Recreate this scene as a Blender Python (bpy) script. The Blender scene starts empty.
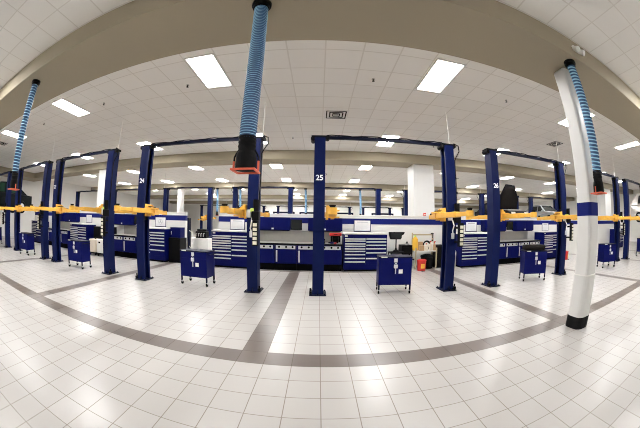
import bpy, bmesh, math, random
from mathutils import Vector, Matrix
random.seed(7)
PI = math.pi
R = math.radians
scene = bpy.context.scene
COL = scene.collection

# ------------------------------------------------------------------ materials
def new_mat(name):
    m = bpy.data.materials.new(name); m.use_nodes = True
    nt = m.node_tree
    return m, nt, nt.nodes['Principled BSDF']

def mat(name, col, rough=0.5, metal=0.0, vary=0.06, scale=6.0, bump=0.0, spec=0.5, coat=0.0):
    m, nt, b = new_mat(name)
    N, L = nt.nodes, nt.links
    tc = N.new('ShaderNodeTexCoord'); nz = N.new('ShaderNodeTexNoise')
    nz.inputs['Scale'].default_value = scale; nz.inputs['Detail'].default_value = 3
    L.new(tc.outputs['Object'], nz.inputs['Vector'])
    mx = N.new('ShaderNodeMix'); mx.data_type = 'RGBA'
    c = Vector(col)
    mx.inputs[6].default_value = (*(c * (1 - vary)), 1)
    mx.inputs[7].default_value = (*[min(1, v * (1 + vary)) for v in c], 1)
    L.new(nz.outputs['Fac'], mx.inputs[0]); L.new(mx.outputs[2], b.inputs['Base Color'])
    b.inputs['Roughness'].default_value = rough; b.inputs['Metallic'].default_value = metal
    b.inputs['Specular IOR Level'].default_value = spec
    b.inputs['Coat Weight'].default_value = coat
    if bump:
        bp = N.new('ShaderNodeBump'); bp.inputs['Strength'].default_value = bump; bp.inputs['Distance'].default_value = 0.01
        n2 = N.new('ShaderNodeTexNoise'); n2.inputs['Scale'].default_value = scale * 12
        L.new(tc.outputs['Object'], n2.inputs['Vector']); L.new(n2.outputs['Fac'], bp.inputs['Height'])
        L.new(bp.outputs['Normal'], b.inputs['Normal'])
    return m

class G:
    """tiny node-expression helper"""
    def __init__(s, nt): s.nt = nt
    def m(s, op, a, b=None, c=None):
        n = s.nt.nodes.new('ShaderNodeMath'); n.operation = op
        for i, v in enumerate((a, b, c)):
            if v is None: continue
            if isinstance(v, (int, float)): n.inputs[i].default_value = v
            else: s.nt.links.new(v, n.inputs[i])
        return n.outputs[0]
    def mix(s, f, a, b):
        n = s.nt.nodes.new('ShaderNodeMix'); n.data_type = 'RGBA'
        for i, v in ((0, f), (6, a), (7, b)):
            if isinstance(v, (int, float)): n.inputs[i].default_value = v
            elif isinstance(v, tuple): n.inputs[i].default_value = (*v, 1)
            else: s.nt.links.new(v, n.inputs[i])
        return n.outputs[2]

T = 0.3225           # floor tile pitch
BX0 = -0.925         # left edge of one dark band, bands every 15 tiles
BY0 = 2.825          # front edge of the cross band

def floor_mat():
    m, nt, b = new_mat('floor_tiles'); g = G(nt); N, L = nt.nodes, nt.links
    tc = N.new('ShaderNodeTexCoord'); sp = N.new('ShaderNodeSeparateXYZ')
    L.new(tc.outputs['Object'], sp.inputs[0]); x, y = sp.outputs[0], sp.outputs[1]
    u = g.m('DIVIDE', g.m('SUBTRACT', x, BX0), T); v = g.m('DIVIDE', g.m('SUBTRACT', y, BY0), T)
    fu, fv = g.m('FLOOR', u), g.m('FLOOR', v)
    du = g.m('SUBTRACT', u, fu); dv = g.m('SUBTRACT', v, fv)
    eu = g.m('MINIMUM', du, g.m('SUBTRACT', 1.0, du)); ev = g.m('MINIMUM', dv, g.m('SUBTRACT', 1.0, dv))
    ed = g.m('MINIMUM', eu, ev)
    grout = g.m('LESS_THAN', ed, 0.0125)
    ci = N.new('ShaderNodeCombineXYZ'); L.new(fu, ci.inputs[0]); L.new(fv, ci.inputs[1])
    wn = N.new('ShaderNodeTexWhiteNoise'); wn.noise_dimensions = '3D'; L.new(ci.outputs[0], wn.inputs['Vector'])
    k = g.m('FLOORED_MODULO', fu, 15.0)
    inx = g.m('LESS_THAN', k, 0.5)
    yk = g.m('MULTIPLY', g.m('GREATER_THAN', fv, -0.5), g.m('LESS_THAN', fv, 49.5))
    iny = g.m('MAXIMUM', g.m('COMPARE', fv, 0.0, 0.1), g.m('COMPARE', fv, 49.0, 0.1))
    dark = g.m('MAXIMUM', g.m('MULTIPLY', inx, yk), iny)
    nz = N.new('ShaderNodeTexNoise'); nz.inputs['Scale'].default_value = 9; nz.inputs['Detail'].default_value = 5
    L.new(tc.outputs['Object'], nz.inputs['Vector'])
    lo = g.mix(wn.outputs['Value'], (0.425, 0.409, 0.392), (0.450, 0.434, 0.417))
    lo = g.mix(g.m('MULTIPLY', nz.outputs['Fac'], 0.3), lo, (0.425, 0.404, 0.376))
    dk = g.mix(wn.outputs['Value'], (0.108, 0.088, 0.078), (0.148, 0.123, 0.109))
    tile = g.mix(dark, lo, dk)
    gc = g.mix(dark, (0.235, 0.20, 0.17), (0.105, 0.085, 0.073))
    L.new(g.mix(grout, tile, gc), b.inputs['Base Color'])
    L.new(g.m('ADD', g.m('MULTIPLY', grout, 0.4), g.m('ADD', 0.29, g.m('MULTIPLY', wn.outputs['Value'], 0.03))), b.inputs['Roughness'])
    bp = N.new('ShaderNodeBump'); bp.inputs['Strength'].default_value = 0.25; bp.inputs['Distance'].default_value = 0.004
    L.new(g.m('SUBTRACT', 1.0, grout), bp.inputs['Height']); L.new(bp.outputs['Normal'], b.inputs['Normal'])
    return m

def ceiling_mat():
    m, nt, b = new_mat('ceiling_tiles'); g = G(nt); N, L = nt.nodes, nt.links
    tc = N.new('ShaderNodeTexCoord'); sp = N.new('ShaderNodeSeparateXYZ')
    L.new(tc.outputs['Object'], sp.inputs[0]); P = 0.6633
    u = g.m('DIVIDE', g.m('SUBTRACT', sp.outputs[0], 0.07), P); v = g.m('DIVIDE', g.m('SUBTRACT', sp.outputs[1], 4.09), P)
    fu, fv = g.m('FLOOR', u), g.m('FLOOR', v)
    du = g.m('SUBTRACT', u, fu); dv = g.m('SUBTRACT', v, fv)
    ed = g.m('MINIMUM', g.m('MINIMUM', du, g.m('SUBTRACT', 1.0, du)), g.m('MINIMUM', dv, g.m('SUBTRACT', 1.0, dv)))
    line = g.m('LESS_THAN', ed, 0.02)
    ci = N.new('ShaderNodeCombineXYZ'); L.new(fu, ci.inputs[0]); L.new(fv, ci.inputs[1])
    wn = N.new('ShaderNodeTexWhiteNoise'); L.new(ci.outputs[0], wn.inputs['Vector'])
    nz = N.new('ShaderNodeTexNoise'); nz.inputs['Scale'].default_value = 120; L.new(tc.outputs['Object'], nz.inputs['Vector'])
    t = g.mix(wn.outputs['Value'], (0.885, 0.87, 0.835), (0.92, 0.905, 0.87))
    t = g.mix(g.m('MULTIPLY', nz.outputs['Fac'], 0.25), t, (0.85, 0.835, 0.80))
    L.new(g.mix(line, t, (0.75, 0.725, 0.68)), b.inputs['Base Color'])
    b.inputs['Roughness'].default_value = 0.9
    return m

def hose_mat(pitch):
    m, nt, b = new_mat('ribbed_blue_hose'); g = G(nt); N, L = nt.nodes, nt.links
    tc = N.new('ShaderNodeTexCoord'); sp = N.new('ShaderNodeSeparateXYZ'); L.new(tc.outputs['Object'], sp.inputs[0])
    at = g.m('DIVIDE', g.m('ARCTAN2', sp.outputs[1], sp.outputs[0]), 2 * PI)
    f = g.m('FRACT', g.m('ADD', g.m('DIVIDE', sp.outputs[2], pitch), at))
    s = g.m('LESS_THAN', f, 0.36)
    L.new(g.mix(s, (0.016, 0.075, 0.19), (0.30, 0.56, 0.74)), b.inputs['Base Color'])
    b.inputs['Roughness'].default_value = 0.5
    return m

def emit_mat(name, col, strength):
    m, nt, b = new_mat(name)
    b.inputs['Base Color'].default_value = (0.9, 0.9, 0.9, 1)
    b.inputs['Emission Color'].default_value = (*col, 1); b.inputs['Emission Strength'].default_value = strength
    return m

M = dict(
    beamnavy=mat('overhead_beam_navy', (0.002, 0.0035, 0.016), 0.5, vary=0.15, spec=0.1),
    floor=floor_mat(), ceiling=ceiling_mat(), hose=hose_mat(0.026), hose_coarse=hose_mat(0.055),
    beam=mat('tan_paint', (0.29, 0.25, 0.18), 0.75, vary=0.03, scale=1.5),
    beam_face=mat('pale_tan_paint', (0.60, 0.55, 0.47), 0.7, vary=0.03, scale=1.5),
    wall=mat('white_paint', (0.78, 0.77, 0.74), 0.6, vary=0.03, scale=2),
    stripe=mat('blue_stripe_paint', (0.004, 0.009, 0.12), 0.5, spec=0.15),
    pillar=mat('pillar_gloss_white', (0.66, 0.655, 0.64), 0.35, vary=0.02),
    blue=mat('lift_navy_paint', (0.0026, 0.0072, 0.052), 0.42, vary=0.12, spec=0.1),
    navy=mat('dark_navy_paint', (0.002, 0.004, 0.02), 0.5, vary=0.15, spec=0.1),
    cab=mat('cabinet_blue_paint', (0.0014, 0.0036, 0.075), 0.4, vary=0.08, spec=0.1),
    yellow=mat('lift_arm_yellow', (0.78, 0.42, 0.055), 0.42, vary=0.18, scale=9),
    black=mat('black_plastic', (0.0025, 0.0025, 0.003), 0.55, vary=0.2, spec=0.1),
    rubber=mat('black_rubber', (0.006, 0.006, 0.0065), 0.8, vary=0.25, bump=0.3, spec=0.15),
    soft=mat('charcoal_fabric', (0.011, 0.009, 0.008), 0.9, vary=0.3, bump=0.4, spec=0.1),
    grey=mat('grey_steel', (0.36, 0.35, 0.33), 0.42, 0.3, vary=0.12),
    silver=mat('aluminium', (0.66, 0.67, 0.69), 0.32, 0.35, vary=0.05),
    splash=mat('stainless_sheet', (0.42, 0.41, 0.38), 0.4, 0.5, vary=0.08),
    white=mat('white_enamel', (0.80, 0.79, 0.76), 0.4, vary=0.03),
    cream=mat('cream_plastic', (0.74, 0.67, 0.56), 0.5, vary=0.05),
    paper=mat('paper', (0.80, 0.79, 0.80), 0.8, vary=0.03),
    ink=mat('grey_print', (0.42, 0.42, 0.45), 0.8),
    card=mat('pale_label', (0.72, 0.69, 0.55), 0.6),
    red=mat('red_paint', (0.55, 0.025, 0.02), 0.4),
    orange=mat('orange_red_rim', (0.72, 0.13, 0.06), 0.5),
    labely=mat('yellow_label', (0.85, 0.50, 0.05), 0.5),
    lime=mat('lime_plastic', (0.55, 0.70, 0.12), 0.5),
    tan=mat('brown_cardboard', (0.42, 0.27, 0.15), 0.8),
    wood=mat('pale_wood_posts', (0.45, 0.38, 0.24), 0.6),
    kick=mat('black_kick', (0.002, 0.002, 0.0022), 0.7, spec=0.05),
    edge=mat('grey_floor_trim', (0.20, 0.185, 0.165), 0.55),
    glass=mat('dark_car_glass', (0.008, 0.01, 0.01), 0.15, vary=0.05, spec=0.3),
    greenglass=mat('green_tinted_glass', (0.02, 0.05, 0.032), 0.15),
    carblack=mat('black_car_paint', (0.003, 0.003, 0.004), 0.6, spec=0.1),
    cardark=mat('dark_green_car_paint', (0.003, 0.005, 0.006), 0.45, spec=0.12),
    carsilver=mat('silver_car_paint', (0.36, 0.37, 0.37), 0.3, 0.4, coat=0.4),
    cargrey=mat('warm_grey_car_paint', (0.42, 0.39, 0.36), 0.3, 0.3, coat=0.4),
    lamp=emit_mat('fluorescent_diffuser', (1.0, 0.992, 0.985), 65.0),
    tail=mat('red_lens', (0.4, 0.02, 0.02), 0.2),
    digit=mat('white_digits', (0.85, 0.86, 0.90), 0.5),
)

# ------------------------------------------------------------------ mesh builder
class MB:
    def __init__(s): s.bm = bmesh.new()
    def _add(s, geom_verts, mtx):
        bmesh.ops.transform(s.bm, matrix=mtx, verts=geom_verts)
    def box(s, c, d, bev=0.0, rot=None):
        r = bmesh.ops.create_cube(s.bm, size=1.0); vs = r['verts']
        mt = Matrix.Translation(c) @ (rot.to_4x4() if rot else Matrix.Identity(4)) @ Matrix.Diagonal((*d, 1))
        s._add(vs, mt)
        if bev:
            es = list({e for v in vs for e in v.link_edges})
            bmesh.ops.bevel(s.bm, geom=es, offset=bev, segments=2, affect='EDGES', profile=0.5)
        return s
    def b(s, x0, x1, y0, y1, z0, z1, bev=0.0):
        return s.box(((x0 + x1) / 2, (y0 + y1) / 2, (z0 + z1) / 2), (x1 - x0, y1 - y0, z1 - z0), bev)
    def cyl(s, p0, p1, r0, r1=None, n=16):
        p0, p1 = Vector(p0), Vector(p1); r1 = r0 if r1 is None else r1
        d = p1 - p0
        q = Vector((0, 0, 1)).rotation_difference(d.normalized())
        r = bmesh.ops.create_cone(s.bm, cap_ends=True, segments=n, radius1=r0, radius2=r1, depth=d.length)
        s._add(r['verts'], Matrix.Translation((p0 + p1) / 2) @ q.to_matrix().to_4x4())
        return s
    def tube(s, pts, r, n=8):
        pts = [Vector(p) for p in pts]; rings = []
        for i, p in enumerate(pts):
            t = (pts[min(i + 1, len(pts) - 1)] - pts[max(i - 1, 0)]).normalized()
            a = t.orthogonal().normalized() if i == 0 else (a - t * a.dot(t)).normalized()
            bb = t.cross(a)
            rings.append([s.bm.verts.new(p + (a * math.cos(2 * PI * k / n) + bb * math.sin(2 * PI * k / n)) * (r[i] if isinstance(r, list) else r)) for k in range(n)])
        for q, w in zip(rings, rings[1:]):
            for k in range(n): s.bm.faces.new((q[k], q[(k + 1) % n], w[(k + 1) % n], w[k]))
        s.bm.faces.new(rings[0][::-1]); s.bm.faces.new(rings[-1])
        return s
    def lathe(s, prof, n=20, c=(0, 0, 0)):
        rings = []
        for r, z in prof:
            rings.append([s.bm.verts.new((c[0] + r * math.cos(2 * PI * k / n), c[1] + r * math.sin(2 * PI * k / n), c[2] + z)) for k in range(n)])
        for q, w in zip(rings, rings[1:]):
            for k in range(n): s.bm.faces.new((q[k], q[(k + 1) % n], w[(k + 1) % n], w[k]))
        s.bm.faces.new(rings[0][::-1]); s.bm.faces.new(rings[-1])
        return s
    def prism(s, poly, axis, a, b, bev=0.0):
        """poly in the two other axes, extruded along axis from a to b"""
        def P(u, v, w):
            return {'x': (w, u, v), 'y': (u, w, v), 'z': (u, v, w)}[axis]
        A = [s.bm.verts.new(P(u, v, a)) for u, v in poly]; B = [s.bm.verts.new(P(u, v, b)) for u, v in poly]
        n = len(poly)
        f = [s.bm.faces.new(A), s.bm.faces.new(B[::-1])]
        for k in range(n): f.append(s.bm.faces.new((A[k], B[k], B[(k + 1) % n], A[(k + 1) % n])))
        bmesh.ops.recalc_face_normals(s.bm, faces=f)
        if bev:
            es = [e for e in {e for v in A + B for e in v.link_edges}]
            bmesh.ops.bevel(s.bm, geom=es, offset=bev, segments=2, affect='EDGES', profile=0.5)
        return s
    def torus(s, c, R, r, axis='z', n=24, m=8):
        pr = []
        for k in range(n):
            a = 2 * PI * k / n; ring = []
            for j in range(m):
                t = 2 * PI * j / m
                x, y, z = (R + r * math.cos(t)) * math.cos(a), (R + r * math.cos(t)) * math.sin(a), r * math.sin(t)
                x, y, z = {'z': (x, y, z), 'y': (x, z, y), 'x': (z, x, y)}[axis]
                ring.append(s.bm.verts.new((c[0] + x, c[1] + y, c[2] + z)))
            pr.append(ring)
        fs = []
        for k in range(n):
            q, w = pr[k], pr[(k + 1) % n]
            for j in range(m): fs.append(s.bm.faces.new((q[j], q[(j + 1) % m], w[(j + 1) % m], w[j])))
        bmesh.ops.recalc_face_normals(s.bm, faces=fs)
        return s
    def taper(s, z0, z1, sx, sy=1.0):
        """narrow x (and y) linearly from z0 up to z1"""
        for v in s.bm.verts:
            t = min(1, max(0, (v.co.z - z0) / (z1 - z0)))
            v.co.x *= 1 + (sx - 1) * t; v.co.y *= 1 + (sy - 1) * t
        return s
    def build(s, name, m, parent=None, smooth=False, loc=None, rz=0.0):
        me = bpy.data.meshes.new(name); s.bm.normal_update(); s.bm.to_mesh(me); s.bm.free()
        me.materials.append(M[m] if isinstance(m, str) else m)
        if smooth:
            me.polygons.foreach_set('use_smooth', [True] * len(me.polygons))
        o = bpy.data.objects.new(name, me); COL.objects.link(o)
        if parent: o.parent = parent
        if loc: o.location = loc
        o.rotation_euler[2] = rz
        return o

def thing(name, label, cat, loc=(0, 0, 0), rz=0.0, group=None):
    o = bpy.data.objects.new(name, None); COL.objects.link(o)
    o.empty_display_size = 0.1
    o.location = loc; o.rotation_euler[2] = rz
    o['label'] = label; o['category'] = cat
    if group: o['group'] = group
    return o
def tag(o, label, cat, group=None):
    o['label'] = label; o['category'] = cat
    if group: o['group'] = group
    return o
def struct(o):
    o['kind'] = 'structure'; return o

CH = {}
def copy_tree(o, parent=None, skip=('bay_number',)):
    c = o.copy(); COL.objects.link(c)
    if parent: c.parent = parent
    for ch in list(o.children):
        if ch.name.split('.')[0] in skip: continue
        copy_tree(ch, c, skip)
    return c
def dup(o, loc, rz, label, group=None, skip=('bay_number',)):
    c = copy_tree(o, None, skip); c.location = loc; c.rotation_euler[2] = rz
    c['label'] = label
    if group: c['group'] = group
    return c
def text_mesh(name, body, size, m, parent, loc, rot, ext=0.002):
    cu = bpy.data.curves.new(name, 'FONT'); cu.body = body; cu.size = size; cu.align_x = 'CENTER'; cu.align_y = 'CENTER'
    cu.extrude = ext; cu.offset = size * 0.022
    t = bpy.data.objects.new(name, cu); COL.objects.link(t)
    dg = bpy.context.evaluated_depsgraph_get()
    me = bpy.data.meshes.new_from_object(t.evaluated_get(dg))
    bpy.data.objects.remove(t); bpy.data.curves.remove(cu)
    me.materials.clear(); me.materials.append(M[m])
    o = bpy.data.objects.new(name, me); COL.objects.link(o); o.parent = parent
    o.location = loc; o.rotation_euler = rot
    return o

# ------------------------------------------------------------------ setting
XL, XR, YB, YF, ZC = -22.5, 28.0, -5.5, 42.0, 4.6
struct(MB().b(XL - .2, XR + .2, YB - .2, YF + .2, -0.12, 0.0).build('floor', 'floor'))
struct(MB().b(XL - .2, XR + .2, YB - .2, YF + .2, ZC, ZC + 0.1).build('ceiling', 'ceiling'))
struct(MB().b(XL - .2, XL, YB, YF, 0, ZC).build('wall_left', 'wall'))
struct(MB().b(XR, XR + .2, YB, YF, 0, ZC).build('wall_right', 'wall'))
struct(MB().b(XL, XR, YF, YF + .2, 0, ZC).build('wall_back', 'wall'))
struct(MB().b(XL, XR, YB - .2, YB, 0, ZC).build('wall_front', 'wall'))

ZB = 4.17
def beam(y0, y1, zb=ZB, step=0.0):
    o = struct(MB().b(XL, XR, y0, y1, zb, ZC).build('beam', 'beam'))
    return o
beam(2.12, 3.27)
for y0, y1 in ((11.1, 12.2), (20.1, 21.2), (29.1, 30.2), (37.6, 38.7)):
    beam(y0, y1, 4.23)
# boxed beam along the left wall
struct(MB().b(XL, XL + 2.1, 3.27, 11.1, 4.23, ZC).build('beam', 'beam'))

# low white partition wall with a blue stripe behind the benches
def partition(name, x0, x1):
    w = struct(MB().b(x0, x1, 10.45, 10.62, 0, 1.95).build(name, 'wall'))
    s = MB().b(x0 - .004, x1 + .004, 10.442, 10.628, 1.625, 1.835).build('stripe', 'stripe', w)
    c = MB().b(x0 - .01, x1 + .01, 10.43, 10.64, 1.94, 1.97, .006).build('cap', 'white', w)
    return w
partition('wall_middle_left', -18.6, -5.42)
partition('wall_middle_right', -3.9, 22.0)

# structural pillars
def pillar(x0, x1, y0, y1, z1, near=False, bev=0.04):
    p = struct(MB().b(x0, x1, y0, y1, 0, z1, bev).build('pillar', 'pillar'))
    return p
p = pillar(3.93, 4.25, 2.47, 2.79, ZB, bev=0.05)
cx, cy = 4.09, 2.63
def rsq(h, r, n=5):
    pts = []
    for sx, sy, a0 in ((1, 1, 0), (-1, 1, 90), (-1, -1, 180), (1, -1, 270)):
        for k in range(n + 1):
            a = math.radians(a0 + 90 * k / n)
            pts.append((cx + sx * (h - r) + r * math.cos(a), cy + sy * (h - r) + r * math.sin(a)))
    return pts
MB().prism(rsq(0.164, 0.052), 'z', 1.73, 1.93).build('stripe', 'stripe', p)
MB().prism(rsq(0.184, 0.125), 'z', 0.0, 0.84).build('sleeve', 'pillar', p)
sl = MB().prism(rsq(0.193, 0.132), 'z', 0.0, 0.19)
sl.build('boot', 'rubber', p)
MB().prism(rsq(0.187, 0.128), 'z', 0.835, 0.85).build('sleeve_lip', 'white', p)
for a in (200, 235, 290):
    MB().cyl((cx + .18 * math.cos(math.radians(a)), cy + .18 * math.sin(math.radians(a)), .085), (cx + .197 * math.cos(math.radians(a)), cy + .197 * math.sin(math.radians(a)), .085), .008).build('bolt', 'silver', p)
pm = pillar(4.03, 5.02, 11.35, 12.2, 4.23, bev=.02)
pl = pillar(-12.05, -11.35, 11.35, 12.05, 4.23, bev=.02)
pr_ = pillar(20.9, 22.1, 11.35, 12.2, 4.23, bev=.02)
o = struct(MB().cyl((-11.25, 20.65, 0), (-11.25, 20.65, 4.23), .3, n=24).build('pillar', 'pillar', smooth=False))
fa = thing('fire_alarm', 'small red fire alarm on the broad white pillar', 'fire alarm', (4.52, 11.35, 2.02))
MB().b(-.06, .06, -.045, 0, -.11, .11, .012).build('housing', 'red', fa)
MB().cyl((0, -.045, .035), (0, -.06, .035), .03, n=12).build('strobe', 'white', fa)
# red alarm box + trim on the floor before the benches
for x0, x1 in ((-10.2, -7.3), (-3.8, 2.42), (5.3, 11.7)):
    struct(MB().b(x0, x1, 9.22, 9.31, 0, .018, .004).build('trim_%d' % int(x0 + 20), 'edge'))

# left wall door frame and window
d = struct(MB().b(XL, XL + .06, 12.6, 14.0, 0, 2.3).build('door_1', 'grey'))
MB().b(XL + .06, XL + .09, 12.75, 13.85, 0.05, 2.2).build('door_panel', 'white', d)
MB().cyl((XL + .09, 13.7, 1.0), (XL + .15, 13.7, 1.0), .03).build('door_handle', 'silver', d)
for i, (x0, x1) in enumerate(((-6.9, -3.6), (-2.9, 0.6), (1.6, 5.2), (8.0, 11.5), (-12.5, -9.0))):
    w = struct(MB().b(x0, x1, YF - .08, YF, 0, 3.4).build('door_%d' % (i + 2), 'navy'))
    MB().b(x0 + .25, x1 - .25, YF - .11, YF - .08, 0, 3.15).build('door_panel', 'white', w)

# ------------------------------------------------------------------ ceiling fittings
def make_light():
    r = thing('ceiling_light', '', 'ceiling light')
    fr = MB()
    fr.b(-.31, .31, -.67, -.635, -.022, 0).b(-.31, .31, .635, .67, -.022, 0).b(-.31, -.275, -.635, .635, -.022, 0).b(.275, .31, -.635, .635, -.022, 0)
    fr.build('frame', 'white', r)
    MB().b(-.275, .275, -.635, .635, -.018, -.002, .003).build('diffuser', 'lamp', r)
    return r
light0 = make_light(); used = [False]
ORD = ['first', 'second', 'third', 'fourth', 'fifth', 'sixth', 'seventh', 'eighth', 'ninth', 'tenth', 'eleventh']
LX = [-16.3, -11.6, -6.9, -2.24, 2.4, 7.25, 11.8, 16.5, 21.2]
rows = [(-3.9, LX[1:7:2], 'unseen row added to light the near beam'), (0.84, [-11.5, -6.9, 7.25, 11.8], 'row in front of the near beam'),  # rearmost row is out of view, added to brighten the near beam's face
        (4.66, LX, 'row just behind the near beam'), (9.42, LX, 'row above the workbenches'),
        (14.15, LX, 'first row beyond the second beam'), (18.9, LX, 'second row beyond the second beam'),
        (23.6, LX, 'third row beyond the second beam'), (28.2, LX[1:8], 'fourth row beyond the second beam'),
        (33.2, LX[1:8], 'fifth row beyond the second beam'), (39.9, LX[1:8], 'sixth row beyond the second beam')]
for y, xs, where in rows:
    for i, x in enumerate(xs):
        lab = 'ceiling light panel %s from the left, %s' % (ORD[i], where)
        if not used[0]:
            c = light0; used[0] = True; c.location = (x, y, ZC); c['label'] = lab; c['group'] = 'white ceiling light panels'
        else: c = dup(light0, (x, y, ZC), 0, lab, 'white ceiling light panels')

def make_vent():
    r = thing('ceiling_vent', '', 'air vent')
    MB().b(-.33, .33, -.33, .33, -.012, 0, .004).build('frame', 'white', r)
    h = MB()
    for k in range(3):
        w = .26 - .085 * k
        for sx in (-1, 1):
            h.b(sx * w - .016, sx * w + .016, -w, w, -.02 - .004 * k, -.012); h.b(-w, w, sx * w - .016, sx * w + .016, -.02 - .004 * k, -.012)
    h.build('louvre', 'black', r)
    MB().b(-.06, .06, -.06, .06, -.035, -.012).build('core', 'grey', r)
    return r
v0 = make_vent(); v0['group'] = 'square ceiling vents'; v0.location = (0.43, 7.2, ZC); v0['label'] = 'square ceiling air vent above the lift numbered 25'
dup(v0, (8.67, 7.0, ZC), 0, 'square ceiling air vent left of the near white pillar, above the right lifts')
dup(v0, (-13.65, 4.8, ZC), 0, 'square ceiling air vent at the far left edge, beside the left blue hose')
dup(v0, (0.15, 16.6, ZC), 0, 'distant ceiling vent just right of the post numbered 25')
dup(v0, (8.6, 16.2, ZC), 0, 'distant ceiling vent right of the right post of the lift numbered 25')

def make_sprinkler():
    r = thing('sprinkler', '', 'sprinkler')
    MB().cyl((0, 0, 0), (0, 0, -.006), .035, n=14).build('escutcheon', 'grey', r)
    MB().cyl((0, 0, -.006), (0, 0, -.05), .012, n=10).cyl((0, 0, -.05), (0, 0, -.056), .03, n=12).build('head', 'black', r)
    return r
s0 = make_sprinkler(); s0['group'] = 'ceiling sprinkler heads'
for i, (x, y, lab) in enumerate(((1.08, 5.1, 'dark sprinkler head on the ceiling left of the large light panel in the middle'), (4.46, 5.0, 'dark sprinkler head on the ceiling left of the near white pillar'),
        (-2.95, 5.07, 'dark sprinkler head on the ceiling left of the large light panel by the middle hose'), (-5.67, 5.02, 'dark sprinkler head on the ceiling right of the light panel by the left hose'),
        (-9.0, 4.9, 'dark sprinkler head on the ceiling nearest the left blue hose'), (-.94, 9.33, 'dark sprinkler head on the ceiling between the middle hose and the post numbered 25'),
        (4.3, 9.6, 'dark sprinkler head on the ceiling right of the lift numbered 25'), (-5.4, 9.3, 'dark sprinkler head on the ceiling above the post numbered 24'))):
    if i == 0: s0.location = (x, y, ZC); s0['label'] = lab
    else: dup(s0, (x, y, ZC), 0, lab)

em = thing('emergency_spotlight', 'white twin-head emergency light on the near tan beam above the pillar', 'emergency light', (4.08, 2.12, 4.38))
MB().b(-.11, .11, -.06, 0, -.05, .05, .02).build('housing', 'white', em)
for sx in (-1, 1):
    MB().cyl((sx * .075, -.05, -.02), (sx * .095, -.13, -.075), .045, .055, n=16).build('lamp_head', 'white', em)

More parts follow.
